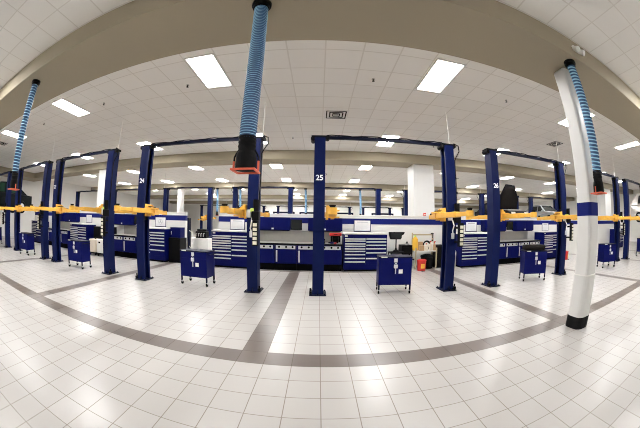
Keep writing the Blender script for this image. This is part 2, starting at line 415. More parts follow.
# ------------------------------------------------------------------ two-post lifts
HS = 1.6
def make_lift(carry=False):
    r = thing('vehicle_lift', '', 'car lift')
    for sx in (-1, 1):
        # channel section open towards the bay
        a, bdep, t = .125, .15, .035
        poly = [(a, -bdep), (a, -bdep + .07), (a - t, -bdep + .07), (a - t, -bdep + t), (-a + t, -bdep + t), (-a + t, bdep - t), (a - t, bdep - t), (a - t, bdep - .07), (a, bdep - .07), (a, bdep), (-a, bdep), (-a, -bdep)]
        poly = [(-sx * u + sx * HS, v) for u, v in poly]
        col = MB().prism(poly, 'z', 0.02, 3.58).build('column', 'blue', r)
        cb = MB().b(sx * HS - .05, sx * HS + .05, -.09, .09, 2.1, 3.5).build('chain_guard', 'black', col)
        pl = MB().b(sx * HS - .19, sx * HS + .19, -.24, .24, 0, .022, .004)
        for ax in (-1, 1):
            for ay in (-1, 1):
                pl.cyl((sx * HS + ax * .155, ay * .2, .02), (sx * HS + ax * .155, ay * .2, .05), .014, n=8)
        for ay in (-1, 1):
            pl.prism([(ay * .15, .02), (ay * .22, .02), (ay * .15, .12)], 'x', sx * HS - .012, sx * HS + .012)
        pl.build('base_plate', 'navy', r)
        br = MB().b(sx * (HS + .135), sx * (HS + .19), -.2, -.08, .022, .10, .008) if sx > 0 else MB().b(-HS - .19, -HS - .135, -.2, -.08, .022, .10, .008)
        br.cyl((sx * (HS + .165), -.14, .1), (sx * (HS + .165), -.14, .16), .022, n=10)
        br.build('floor_bracket', 'black', r)
        cap = MB().b(sx * HS - .2, sx * HS + .2, -.13, .13, 3.58, 3.64, .008)
        cap.cyl((sx * HS - .16, -.13, 3.56), (sx * HS - .16, .13, 3.56), .055, n=14).cyl((sx * HS + .17, -.13, 3.58), (sx * HS + .17, .0, 3.58), .05, n=14)
        cap.build('column_cap', 'black', r)
        # carriage and its swing arms
        ix = sx * (HS - .155)
        cg = MB().b(min(ix, ix - sx * .05), max(ix, ix - sx * .05), -.13, .13, 1.70, 2.02, .006)
        x0, x1 = sorted((ix - sx * .04, ix - sx * .30))
        cg.b(x0, x1, -.15, .15, 1.745, 1.775, .004).b(x0, x1, -.15, .15, 1.895, 1.925, .004)
        cg.prism([(ix - sx * .02, 1.92), (ix - sx * .17, 1.92), (ix - sx * .05, 2.02), (ix - sx * .02, 2.02)], 'y', -.16, -.14)
        cg.prism([(ix - sx * .02, 1.92), (ix - sx * .17, 1.92), (ix - sx * .05, 2.02), (ix - sx * .02, 2.02)], 'y', .14, .16)
        cg = cg.build('carriage', 'yellow', r)
        MB().b(sx * HS - .09, sx * HS + .09, -.11, .11, 1.60, 2.06).build('slide_block', 'black', cg)
        for sy in (-1, 1):
            ax = ix - sx * .15
            ex, ey = (ax + sx * .07, 1.42) if sy < 0 else (ax + sx * .37, 1.30)
            if carry: ex, ey = sx * .62, .82
            ar = MB()
            def bar(p, q, w, h, z):
                p, q = Vector((*p, z)), Vector((*q, z)); d = q - p
                rot = Matrix.Rotation(math.atan2(d.y, d.x), 3, 'Z')
                ar.box((p + q) / 2, (d.length, w, h), .008, rot)
            bar((ax, sy * .02), (ax + (ex - ax) * .66, sy * ey * .66), .17, .115, 1.835)
            bar((ax + (ex - ax) * .3, sy * ey * .3), (ex, sy * ey), .125, .085, 1.835)
            ar.cyl((ax, sy * .08, 1.72), (ax, sy * .08, 1.96), .04, n=14)
            ar.cyl((ex, sy * ey, 1.775), (ex, sy * ey, 1.895), .085, n=18)
            # gusset and restraint
            ar.box((ax, sy * .22, 1.90), (.12, .13, .03), .006)
            arm = ar.build('swing_arm', 'yellow', r)
            MB().cyl((ex, sy * ey, 1.895), (ex, sy * ey, 1.92), .05, n=16).cyl((ex, sy * ey, 1.92), (ex, sy * ey, 1.94), .06, n=16).build('lifting_pad', 'rubber', arm)
            MB().torus((ax, sy * .08, 1.945), .065, .014).build('restraint_gear', 'black', arm)
    bm_ = MB().b(-HS + .12, HS - .12, -.045, .045, 3.585, 3.655, .006)
    ob = bm_.build('overhead_beam', 'beamnavy', r)
    pts = [(-HS + .15 + (2 * HS - .3) * k / 24, -.055, 3.66 + .010 * math.sin(k * .9) + .005 * math.sin(k * 2.1)) for k in range(25)]
    MB().tube(pts, .014).build('hydraulic_hose', 'black', ob)
    # power unit, warning card rack, cable and conduit on the right-hand post
    pu = MB().cyl((HS + .1, -.24, 1.85), (HS + .1, -.24, 2.12), .07, n=16).b(HS + .02, HS + .18, -.32, -.16, 1.66, 1.86, .015)
    pu = pu.build('power_unit', 'black', r)
    MB().b(HS - .02, HS + .1, -.30, -.15, 1.84, 1.93, .02).build('fluid_cap', 'lime', pu)
    MB().b(HS - .12, HS - .02, -.24, -.15, 1.72, 1.90, .01).build('switch_box', 'silver', pu)
    rk = MB().b(HS + .07, HS + .19, -.44, -.33, 1.10, 1.66, .008).b(HS + .075, HS + .12, -.34, -.15, 1.52, 1.57).b(HS + .075, HS + .12, -.34, -.15, 1.18, 1.23).build('card_rack', 'black', r)
    for k in range(5):
        MB().b(HS + .085, HS + .175, -.448, -.438, 1.135 + k * .098, 1.205 + k * .098, .002).build('warning_card', 'card', rk)
    MB().tube([(HS + .0, -.19, 1.72), (HS + .01, -.26, 1.60), (HS - .02, -.24, 1.48), (HS - .0, -.22, 1.40)], .016, 8).build('control_lead', 'white', r)
    MB().b(HS - .04, HS + .03, -.25, -.19, 1.28, 1.42, .012).build('hand_switch', 'silver', r)
    pts = [(HS + .14, -.1, 1.9), (HS + .16, -.12, 2.6), (HS + .15, -.12, 3.2), (HS + .2, -.13, 3.3), (HS + .3, -.13, 3.45), (HS + .29, -.13, 3.6), (HS + .17, -.1, 3.66)]
    MB().tube(pts, .014).build('power_cable', 'black', r)
    MB().cyl((HS + .12, .05, 3.64), (HS + .12, .05, 4.595), .007, n=8).build('conduit', 'white', r)
    return r

lift0 = make_lift(); liftc = make_lift(True)
cusd = [0]
def place_lift(carry, x, y, rz, lab, grp):
    if carry and not cusd[0]:
        cusd[0] = 1; liftc.location = (x, y, 0); liftc.rotation_euler[2] = rz; liftc['label'] = lab; liftc['group'] = grp; return liftc
    return dup(liftc if carry else lift0, (x, y, 0), rz, lab, grp)
front = [(1.605, 6.32, '25', 'navy two-post car lift with yellow arms numbered 25'),
         (-3.10, 6.36, '24', 'navy two-post car lift with yellow arms numbered 24, behind the middle blue hose'),
         (-7.70, 6.33, '23', 'navy two-post car lift numbered 23, second full lift left of the middle hose'),
         (-11.78, 6.25, None, 'navy two-post car lift near the left edge, right-hand post beside the dark raised car'),
         (6.20, 6.25, '26', 'navy two-post car lift numbered 26, left of the near white pillar'),
         (11.22, 6.20, None, 'navy two-post car lift whose left post hides behind the near white pillar'),
         (15.55, 6.05, None, 'navy two-post car lift near the right edge, left of the grey raised car'),
         (20.4, 5.95, None, 'navy two-post car lift at the right edge carrying the grey car'),
         (-16.45, 6.20, None, 'navy two-post car lift at the far left edge carrying the dark car')]
for i, (x, y, num, lab) in enumerate(front):
    if i == 0: c = lift0; c.location = (x, y, 0); c['label'] = lab; c['group'] = 'two-post lifts in the front row'
    else: c = place_lift('carrying' in lab, x, y, 0, lab, 'two-post lifts in the front row')
    if num:
        text_mesh('bay_number', num, .17, 'digit', c, (-HS, -.153, 2.63), (PI / 2, 0, 0))
back = [-17.5, -12.75, -7.95, -3.17, 1.72, 6.6, 11.95, 16.75]
for i, x in enumerate(back):
    place_lift(i in (6, 7), x, 15.45, PI, 'navy two-post car lift in the row behind the workbenches, %s from the left' % ORD[i], 'two-post lifts in the second row')
for i, x in enumerate([-12.8, -8.0, -3.1, 1.95, 6.75, 11.6]):
    dup(lift0, (x, 32.2, 0), 0, 'small distant car lift in the furthest row, %s from the left' % ORD[i], 'two-post lifts in the furthest row')

# ------------------------------------------------------------------ exhaust hoses
def make_hose(length, lean, pitch=.026, m='hose'):
    """top collar at the origin, hangs down by length, leaning by (dx,dy)"""
    r = thing('exhaust_hose', '', 'exhaust hose')
    MB().cyl((0, 0, 0), (0, 0, -.045), .118, n=24).cyl((0, 0, -.045), (0, 0, -.09), .098, n=24).build('ceiling_collar', 'black', r)
    b = MB(); n = int(length / .0065); pts = []; rad = []
    for i in range(n + 1):
        t = i / n
        pts.append((lean[0] * t + .02 * math.sin(t * PI), lean[1] * t, -.05 - (length - .05) * t))
        rad.append(.080 + .0045 * math.cos(2 * PI * (-.05 - (length - .05) * t) / pitch))
    b.tube(pts, rad, 20); b.build('corrugated_tube', m, r, smooth=True)
    ex, ey, ez = lean[0], lean[1], -length
    MB().lathe([(.080, .03), (.086, .02), (.080, -.005), (.086, -.025), (.080, -.045), (.086, -.065), (.080, -.085), (.080, -.125)], 24, (ex, ey, ez)).build('cuff', 'rubber', r)
    MB().lathe([(.080, -.115), (.090, -.135), (.098, -.18), (.100, -.285), (.095, -.29)], 24, (ex, ey, ez)).build('nozzle', 'rubber', r)
    rim = MB(); o_, i_ = .116, .096
    rim.b(ex - o_, ex + o_, ey - o_, ey - i_, ez - .306, ez - .288, .004).b(ex - o_, ex + o_, ey + i_, ey + o_, ez - .306, ez - .288, .004)
    rim.b(ex - o_, ex - i_, ey - i_, ey + i_, ez - .306, ez - .288, .004).b(ex + i_, ex + o_, ey - i_, ey + i_, ez - .306, ez - .288, .004)
    rim.build('rim', 'orange', r)
    for sx in (-1, 1):
        MB().tube([(ex + sx * .077, ey, ez - .10), (ex + sx * .10, ey, ez - .135), (ex + sx * .116, ey, ez - .17), (ex + sx * .117, ey, ez - .215)], .009, 8).build('bail', 'black', r)
        MB().tube([(ex + sx * .117, ey, ez - .205), (ex + sx * .118, ey, ez - .30)], .011, 8).build('bail_end', 'orange', r)
    return r
h = make_hose(1.805, (.045, 0)); h.location = (-.715, 2.44, ZB); h['label'] = 'blue ribbed exhaust hose hanging in the middle with a black nozzle'; h['group'] = 'blue exhaust hoses'
hc = make_hose(1.83, (.045, 0), .055, 'hose_coarse'); hc['group'] = 'blue exhaust hoses'
h2 = hc; h2.location = (-5.52, 2.41, ZB); h2['label'] = ('blue ribbed exhaust hose hanging at the left edge of the near beam')
h3 = dup(hc, (3.95, 2.30, ZB), 0, 'blue ribbed exhaust hose hanging beside the near white pillar', 'blue exhaust hoses')
for i, (x, lab) in enumerate(((-7.9, 'distant blue hose seen through the gap in the low wall'), (-1.0, 'distant blue hose just left of the post numbered 25'),
                              (3.05, 'distant blue hose above the low wall between post 25 and the broad pillar'), (-6.0, 'distant blue hose left of the middle exhaust nozzle'))):
    dup(hc, (x, 20.6, 4.23), 0, lab, 'distant exhaust hoses')

# ------------------------------------------------------------------ tool chests
def make_chest(w=1.5, d=.75):
    r = thing('tool_chest', '', 'tool chest')
    MB().b(-w / 2 + .03, w / 2 - .03, -d / 2 + .04, d / 2, 0, .07).build('plinth', 'kick', r)
    MB().b(-w / 2, w / 2, -d / 2 + .025, d / 2, .07, 1.27, .006).build('body', 'cab', r)
    MB().b(-w / 2 - .01, w / 2 + .01, -d / 2 - .005, d / 2, 1.275, 1.325, .008).build('worktop', 'white', r)
    MB().b(-w / 2 + .03, -w / 2 + .13, -d / 2 + .018, -d / 2 + .026, 1.20, 1.235).build('badge', 'white', r)
    left = [1.145, 1.07, .975, .895, .805, .72, .61, .48, .36, .235]
    right = [1.145, 1.045, .93, .81, .67, .475, .235]
    for zs, x0, x1 in ((left, -w / 2 + .03, -.012), (right, .012, w / 2 - .03)):
        for a, b in zip(zs, zs[1:]):
            dr = MB().b(x0, x1, -d / 2 + .008, -d / 2 + .03, b + .006, a, .003).build('drawer', 'cab', r)
            MB().b(x0 + .004, x1 - .004, -d / 2 - .014, -d / 2 + .010, a - .044, a - .002, .005).build('handle', 'silver', dr)
    return r
ch = make_chest(); ch['group'] = 'blue drawer chests along the low wall'
YC = 9.40 + .375
chest_spots = [(1.615, 'blue drawer chest right of the post numbered 25, under a poster'), (-3.03, 'wide blue drawer chest between the wall gap and the middle hose'),
               (6.10, 'blue drawer chest left of the post numbered 26, behind a raised arm'), (10.98, 'blue drawer chest at the right end of the bench, left of the near white pillar'),
               (-6.57, 'blue drawer chest right of the post numbered 24, under the star poster'), (-11.52, 'blue drawer chest behind the blue tool cart on the left'),
               (-16.6, 'small-looking blue drawer chest near the left edge, between two posts'), (20.2, 'blue drawer chest on the far right, behind the near white pillar')]
for i, (x, lab) in enumerate(chest_spots):
    if i == 0: ch.location = (x, YC, 0); ch['label'] = lab
    else: dup(ch, (x, YC, 0), 0, lab)

# ------------------------------------------------------------------ workbenches
def make_unit():
    r = thing('bench_cabinet', '', 'cabinet')
    w, d = .765, .9
    MB().b(-w / 2 + .004, w / 2 - .004, -d / 2 + .09, d / 2, 0, .24).build('plinth', 'kick', r)
    MB().b(-w / 2 + .004, w / 2 - .004, -d / 2 + .02, d / 2, .24, .90, .004).build('body', 'cab', r)
    st = MB().b(-w / 2 + .05, w / 2 - .05, -d / 2 + .005, -d / 2 + .025, .745, .86, .004).build('outlet_strip', 'silver', r)
    for x in (-.22, 0.02, .24):
        MB().cyl((x, -d / 2 + .001, .815), (x, -d / 2 + .014, .815), .036, n=14).build('outlet', 'black', st)
    dr = MB().b(-w / 2 + .02, w / 2 - .02, -d / 2, -d / 2 + .02, .255, .735, .004).build('door', 'cab', r)
    MB().b(-w / 2 + .055, -w / 2 + .105, -d / 2 - .016, -d / 2, .30, .70, .006).build('handle', 'silver', dr)
    return r
unit = make_unit(); unit['group'] = 'blue base cabinets under the worktops'
tg = MB().b(-.03, .03, -.004, 0, -.09, .09, .001)
nu = [0]
def bench(x0, n, y0, where):
    for k in range(n):
        x = x0 + .765 * (k + .5)
        lab = 'blue base cabinet %s from the left, %s' % (ORD[k], where)
        if nu[0] == 0: unit.location = (x, y0 + .45, 0); unit['label'] = lab
        else: dup(unit, (x, y0 + .45, 0), 0, lab)
        nu[0] += 1
    x1 = x0 + .765 * n
    wt = thing('worktop', 'steel worktop with a black front edge, %s' % where, 'worktop', (x0, y0, 0))
    L = x1 - x0
    MB().b(0, L, 0, 1.04, .90, .935, .004).build('slab', 'splash', wt)
    MB().b(0, L, -.02, 0.0, .885, .94, .004).build('front_edge', 'black', wt)
    MB().b(0, L, .985, 1.04, .935, 1.33).build('backsplash', 'splash', wt)
bench(-2.25, 4, 9.40, 'in the bench behind post 25')
bench(6.87, 4, 9.40, 'in the bench behind lift 26')
bench(-8.88, 2, 9.40, 'in the short bench left of post 24')
bench(-15.6, 4, 9.40, 'in the bench on the far left')

def make_hutch(w=1.24):
    r = thing('overhead_cabinet', '', 'overhead cabinet')
    MB().b(-w / 2, w / 2, -.36, 0, 0, .47, .005).build('body', 'cab', r)
    for sx in (-1, 1):
        x0, x1 = sorted((sx * .006, sx * (w / 2 - .01)))
        MB().b(x0, x1, -.378, -.36, .012, .458, .004).build('door', 'cab', r)
    MB().b(-.06, .02, -.386, -.378, .03, .085, .001).build('label_card', 'white', r)
    MB().b(-w / 2 + .05, w / 2 - .05, -.34, -.05, -.025, 0).build('shadow_rail', 'black', r)  # black rail that also stands in for the dark shadow under the cabinet
    return r
hu = make_hutch(); hu['group'] = 'blue overhead cabinets above the worktops'
for i, (x, lab) in enumerate(((-1.64, 'blue overhead cabinet left of the small monitor, right of the middle hose'), (.24, 'blue overhead cabinet behind the post numbered 25'),
                              (7.55, 'blue overhead cabinet just right of the post numbered 26'), (9.45, 'blue overhead cabinet right of the dark monitor behind the lift numbered 26'),
                              (-8.75, 'blue overhead cabinet between posts on the left, left of post 24'), (-13.2, 'blue overhead cabinet above the left tool cart'), (-14.75, 'blue overhead cabinet nearest the left edge'))):
    if i == 0: hu.location = (x, 10.44, 1.36); hu['label'] = lab
    else: dup(hu, (x, 10.44, 1.36), 0, lab)

def monitor(x, z, lab, w=.40):
    r = thing('monitor', lab, 'monitor', (x, 10.2, z))
    MB().b(-w / 2, w / 2, -.03, .02, -.02, .36, .006).build('housing', 'black', r)
    MB().b(-w / 2 + .02, w / 2 - .02, -.033, -.03, .01, .34).build('screen', 'glass', r)
    MB().b(-.05, .05, .02, .24, .1, .26, .006).build('wall_bracket', 'black', r)
    return r
monitor(-.80, 1.40, 'small dark monitor between the two overhead cabinets left of post 25')
monitor(8.50, 1.42, 'small dark monitor between overhead cabinets right of post 26')
monitor(-7.85, 1.42, 'small dark monitor left of the post numbered 24')

# ------------------------------------------------------------------ posters
def poster(x, z0, z1, w, lab, star=False, lines=True):
    r = thing('poster', lab, 'poster', (x, 10.435, (z0 + z1) / 2))
    hh = (z1 - z0) / 2
    MB().b(-w / 2 - .025, w / 2 + .025, -.02, 0, -hh - .025, hh + .025, .003).build('frame', 'cab', r)
    MB().b(-w / 2, w / 2, -.024, -.02, -hh, hh).build('sheet', 'paper', r)
    if lines:
        MB().b(-w * .33, w * .33, -.026, -.024, hh - .07, hh - .045).build('heading', 'ink', r)
        t = MB()
        for k in range(5): t.b(-w * .38, w * (.38 - .05 * (k % 3)), -.0255, -.024, hh - .13 - k * .045, hh - .12 - k * .045)
        t.build('text_lines', mat('faint_print', (.66, .66, .68), .8), r)
    if star:
        s_ = MB().torus((0, -.0255, 0), .105, .007, 'y', 28, 6)
        for k in range(3):
            a = PI / 2 + k * 2 * PI / 3
            tip = (.10 * math.cos(a), .10 * math.sin(a))
            l, q = a + PI / 3, a - PI / 3
            s_.prism([tip, (.022 * math.cos(l), .022 * math.sin(l)), (0, 0), (.022 * math.cos(q), .022 * math.sin(q))], 'y', -.027, -.024)
        s_.build('emblem', 'ink', r)
    return r
poster(-3.11, 1.35, 1.72, .56, 'framed white notice above the wide chest by the wall gap')
poster(1.64, 1.37, 1.76, .60, 'framed white notice above the chest right of post 25')
poster(6.40, 1.36, 1.74, .55, 'framed white notice above the chest left of post 26')
poster(11.41, 1.33, 1.69, .52, 'framed white notice left of the near white pillar')
poster(-6.69, 1.36, 1.73, .54, 'framed white sheet with a three-pointed star emblem', True, False)
poster(-11.68, 1.37, 1.75, .48, 'framed white notice above the left drawer chest')

# ------------------------------------------------------------------ tool carts
def make_cart():
    r = thing('tool_cart', '', 'tool cart')
    w, d, z0, z1 = .78, .48, .215, .85
    bd = MB().b(-w / 2, w / 2, -d / 2, d / 2, z0, z1, .008).build('body', 'cab', r)
    MB().b(-w / 2 - .008, w / 2 + .008, -d / 2 - .01, d / 2 + .008, z1, z1 + .03, .006).build('lid', 'navy', r)
    MB().b(-w / 2 + .05, -w / 2 + .19, -d / 2 - .013, -d / 2 - .008, z1 + .008, z1 + .03).build('badge', 'white', r)
    MB().b(-w / 2 + .012, w / 2 - .012, -d / 2 - .006, -d / 2, z0 + .04, z1 - .16, .003).build('front_panel', 'cab', r)
    hp = MB().b(-.04, .04, -d / 2 - .018, -d / 2 - .004, z1 - .10, z1 - .01, .006).cyl((0, -d / 2 - .03, z1 - .05), (0, -d / 2 - .01, z1 - .05), .028, n=14).build('hasp', 'silver', r)
    pk = MB().b(-.045, .045, -d / 2 - .04, -d / 2 - .008, z1 - .235, z1 - .15, .012).build('padlock', 'silver', r)
    MB().torus((0, -d / 2 - .024, z1 - .145), .024, .007, 'y', 16, 6).build('shackle', 'silver', pk)
    MB().b(-.012, .012, -d / 2 - .016, -d / 2 - .008, z1 - .37, z1 - .24, .003).build('key_strap', 'silver', r)
    MB().b(.075, .17, -d / 2 - .010, -d / 2 - .006, z1 - .36, z1 - .265).build('number_tag', 'white', r)
    for sx in (-1, 1):
        for sy in (-1, 1):
            x, y = sx * (w / 2 - .02), sy * (d / 2 - .02)
            lg = MB().b(x - .018, x + .018, y - .018, y + .018, .09, z0 + .3, .003).build('leg', 'navy', r)
            MB().cyl((x - .014, y + .012, .045), (x + .014, y + .012, .045), .045, n=16).build('caster', 'rubber', lg)
            MB().b(x - .02, x + .02, y - .012, y + .03, .06, .11, .004).build('caster_fork', 'silver', lg)
    MB().tube([(w / 2 + .005, -d / 2 + .06, z1 - .05), (w / 2 + .06, -d / 2 + .06, z1 - .05), (w / 2 + .06, d / 2 - .06, z1 - .05), (w / 2 + .005, d / 2 - .06, z1 - .05)], .011, 8).build('push_handle', 'navy', r)
    return r
ct = make_cart(); ct['group'] = 'blue wheeled tool carts'
carts = [(-3.07, 6.60, -4, 'blue wheeled tool cart in front of the wall gap, left of the middle hose'), (1.80, 6.42, -6, 'blue wheeled tool cart between the posts of the lift numbered 25'),
         (-7.66, 6.28, 4, 'blue wheeled tool cart between the posts of the lift numbered 23'), (6.26, 6.20, -24, 'blue wheeled tool cart with a black pad on top, right of post 26'),
         (-11.82, 6.10, 8, 'blue wheeled tool cart near the left edge between two posts'), (10.75, 5.72, -22, 'blue wheeled tool cart just right of the near white pillar'),
         (-17.0, 6.2, 4, 'blue wheeled tool cart cut by the left edge'), (15.9, 5.6, -20, 'blue wheeled tool cart cut by the right edge'), (-5.55, 13.4, 8, 'blue wheeled tool cart beyond the gap in the low wall')]
for i, (x, y, a, lab) in enumerate(carts):
    if i == 0: ct.location = (x, y, 0); ct.rotation_euler[2] = R(a); ct['label'] = lab
    else: dup(ct, (x, y, 0), R(a), lab)
pd = MB().b(-.36, .36, -.21, .21, 0, .15, .05).build('seat_pad', 'soft', None, True, (6.24, 6.2, .8865), R(-24))
tag(pd, 'thick dark padded cushion lying on the tool cart by post 26', 'cushion')

# ------------------------------------------------------------------ things in the gap right of post 25's chest
dt = thing('diagnostic_stand', 'black screen on a pole standing behind the tool cart of lift 25', 'screen stand', (2.76, 9.62, 0))
MB().b(-.27, .27, -.22, .22, .62, .66, .008).build('tray', 'black', dt)
for sx in (-1, 1):
    for sy in (-1, 1):
        MB().cyl((sx * .24, sy * .19, 0), (sx * .24, sy * .19, .62), .02, n=10).build('leg', 'black', dt)
MB().cyl((0, .05, .66), (0, .05, 1.18), .024, n=12).build('pole', 'black', dt)
MB().lathe([(.12, .66), (.11, .69), (.04, .73), (.028, .80)], 18, (0, .05, 0)).build('pole_foot', 'black', dt)
sc = MB().prism([(-.29, 1.36), (.30, 1.36), (.27, 1.28), (.19, 1.24), (.16, 1.10), (-.23, 1.10), (-.27, 1.24)], 'y', -.05, .05, .012).build('screen_housing', 'black', dt)
MB().b(-.22, .18, -.055, -.05, 1.14, 1.33).build('screen', 'glass', dt)
pr2 = thing('printer', 'white and grey printer under the black screen on a pole', 'printer', (2.76, 9.58, .42))
MB().b(-.205, .205, -.16, .16, .0, .14, .02).build('body', 'white', pr2)
MB().b(-.18, .18, -.14, .14, .14, .18, .012).build('cover', 'grey', pr2)
MB().b(.0, .16, -.166, -.158, .06, .13).build('control_panel', 'black', pr2)
sh2 = thing('low_shelf', 'low black shelf holding the white printer', 'shelf', (2.76, 9.60, 0))
MB().b(-.21, .21, -.16, .16, .39, .418, .004).build('board', 'black', sh2)
for sx in (-1, 1):
    MB().b(sx * .18 - .02, sx * .18 + .02, -.14, .14, 0, .39).build('leg', 'black', sh2)
bc = thing('floor_cabinet', 'black floor cabinet between the pole screen and the wooden rack', 'cabinet', (3.22, 9.98, 0))
MB().b(-.2, .2, -.25, .25, 0.03, .88, .01).build('body', 'black', bc)
MB().b(-.185, .185, -.265, -.25, .06, .80, .004).build('door', 'black', bc)
MB().b(.12, .15, -.28, -.265, .4, .55, .004).build('handle', 'grey', bc)
MB().b(-.2, .2, -.25, .25, .0, .03).build('foot', 'black', bc)
cp = thing('air_fitting', 'small grey fitting standing on the black floor cabinet', 'fitting', (3.25, 9.9, .88))
MB().cyl((0, 0, 0), (0, 0, .05), .08, n=14).build('base', 'grey', cp)
MB().cyl((0, 0, .05), (0, 0, .12), .03, n=12).build('stem', 'black', cp)

rk = thing('shelf_rack', 'pale wooden rack loaded with bottles and cartons, right of the broad cabinet', 'rack', (3.94, 9.85, 0))
for sx in (-1, 1):
    for sy in (-1, 1):
        MB().b(sx * .42 - .022, sx * .42 + .022, sy * .22 - .022, sy * .22 + .022, 0, 1.32 if sy > 0 else .78).build('post', 'wood', rk)
MB().b(-.44, .44, -.24, .24, .64, .67, .004).build('shelf', 'white', rk)
MB().b(-.44, .44, .20, .24, 1.22, 1.27).build('back_rail', 'wood', rk)
def clutter(name, cat, lab, x, y, z, fn):
    r = thing(name, lab, cat, (x, y, z)); fn(r); return r
def bottle(mbody, mcap, h=.26, rr=.05):
    def f(r):
        MB().lathe([(rr * .95, 0), (rr, .015), (rr, h * .6), (rr * .45, h * .75), (rr * .42, h * .85)], 14).build('body', mbody, r)
        MB().cyl((0, 0, h * .85), (0, 0, h), rr * .5, n=10).b(-.012, .05, -.012, .012, h * .93, h).build('spray_cap', mcap, r)
    return f
def carton(w, d, h, m='tan'):
    def f(r):
        MB().b(-w / 2, w / 2, -d / 2, d / 2, 0, h, .004).build('box', m, r)
        MB().b(-w / 2 - .001, w / 2 + .001, -.02, .02, h - .001, h + .002).build('tape', 'cream', r)
    return f
SZ = .67
clutter('yellow_canister', 'canister', 'yellow canister on a post shelf at the top left of the wooden rack', 3.58, 9.9, SZ, lambda r: (MB().lathe([(.10, 0), (.105, .02), (.105, .42), (.07, .47), (.04, .50)], 16).build('body', 'labely', r), MB().cyl((0, 0, .5), (0, 0, .56), .04, n=12).build('cap', 'lime', r)))
clutter('carton', 'box', 'brown cardboard box lying front left on the wooden rack', 3.78, 9.74, SZ, carton(.17, .16, .2))
clutter('carton', 'box', 'brown cardboard box stacked behind the front box on the wooden rack', 3.80, 9.97, SZ, carton(.2, .14, .32))
clutter('jug', 'jug', 'cream plastic jug in the middle of the wooden rack', 3.98, 9.74, SZ, lambda r: (MB().lathe([(.075, 0), (.08, .02), (.08, .17), (.03, .23)], 14).build('body', 'cream', r), MB().cyl((0, 0, .23), (0, 0, .27), .032, n=12).build('cap', 'red', r), MB().torus((.06, 0, .17), .04, .012, 'y', 14, 6).build('handle', 'cream', r)))
clutter('hose_coil', 'hose', 'coil of black hose leaning on the wooden rack', 4.10, 9.99, SZ + .185, lambda r: (MB().torus((0, 0, 0), .155, .026, 'y', 24, 8).torus((0, .03, .0), .135, .024, 'y', 24, 8).build('coil', 'black', r), MB().tube([(.14, 0, 0), (.15, -.05, -.10), (.10, -.1, -.16)], .018, 8).build('loose_end', 'black', r)))
for i, (x, y, mb_, mc, hgt) in enumerate(((4.14, 9.72, 'cream', 'red', .36), (4.23, 9.78, 'white', 'black', .40), (4.31, 9.72, 'tan', 'red', .34))):
    clutter('spray_bottle', 'bottle', ['cream spray bottle with a red cap on the wooden rack', 'white spray bottle with a black cap on the wooden rack', 'brown spray bottle at the right end of the wooden rack'][i], x, y, SZ, bottle(mb_, mc, hgt))
tl = thing('tall_dispenser', 'tall dark dispenser sticking up at the rear right of the wooden rack', 'dispenser', (4.335, 9.96, SZ))
MB().cyl((0, 0, 0), (0, 0, .45), .03, n=14).build('body', 'tan', tl); MB().cyl((0, 0, .45), (0, 0, .62), .022, n=10).b(-.09, .03, -.02, .02, .6, .64, .004).build('pump', 'black', tl)

bn = thing('waste_can', 'red oily waste can with an orange label in front of the wooden rack', 'waste can', (3.64, 9.30, 0))
MB().lathe([(.13, 0), (.15, .01), (.165, .33), (.165, .35)], 22).build('body', 'red', bn)
MB().lathe([(.175, .35), (.175, .385), (.10, .41), (.03, .415)], 22).build('lid', 'red', bn)
MB().prism([(.158 * math.sin(a / 10), -.162 * math.cos(a / 10)) for a in range(-5, 6)] + [(.150 * math.sin(a / 10), -.150 * math.cos(a / 10)) for a in range(5, -6, -1)], 'z', .10, .26).build('label', 'labely', bn)
MB().b(-.06, .06, -.215, -.15, .0, .02, .004).build('foot_pedal', 'black', bn)
dup(bn, (11.35, 8.75, 0), .6, 'red oily waste can just left of the near white pillar, behind a lift post')
bb = thing('waste_bin', 'black plastic bin standing under the wooden rack', 'bin', (4.06, 9.82, 0))
MB().lathe([(.20, 0), (.22, .02), (.25, .42), (.265, .43), (.265, .46), (.25, .46)], 24).build('body', 'black', bb)
MB().lathe([(.262, .46), (.25, .49), (.1, .53)], 24).build('lid', 'black', bb)
b2 = thing('floor_cabinet', 'black floor cabinet right of the wooden rack, beside the lift post', 'cabinet', (4.62, 10.0, 0))
MB().b(-.2, .2, -.22, .22, .03, .86, .01).build('body', 'black', b2)
MB().b(-.185, .185, -.235, -.22, .06, .82, .004).build('door', 'black', b2)
MB().b(-.2, .2, -.22, .22, 0, .03).build('foot', 'black', b2)
wc = thing('gas_cylinder', 'white gas cylinder left of the chest beside post 26', 'gas cylinder', (5.15, 9.70, 0))
MB().lathe([(.10, 0), (.11, .02), (.11, .60), (.07, .68), (.03, .71)], 18).build('tank', 'white', wc)
MB().cyl((0, 0, .71), (0, 0, .80), .025, n=10).b(-.05, .05, -.015, .015, .77, .80).build('valve', 'black', wc)

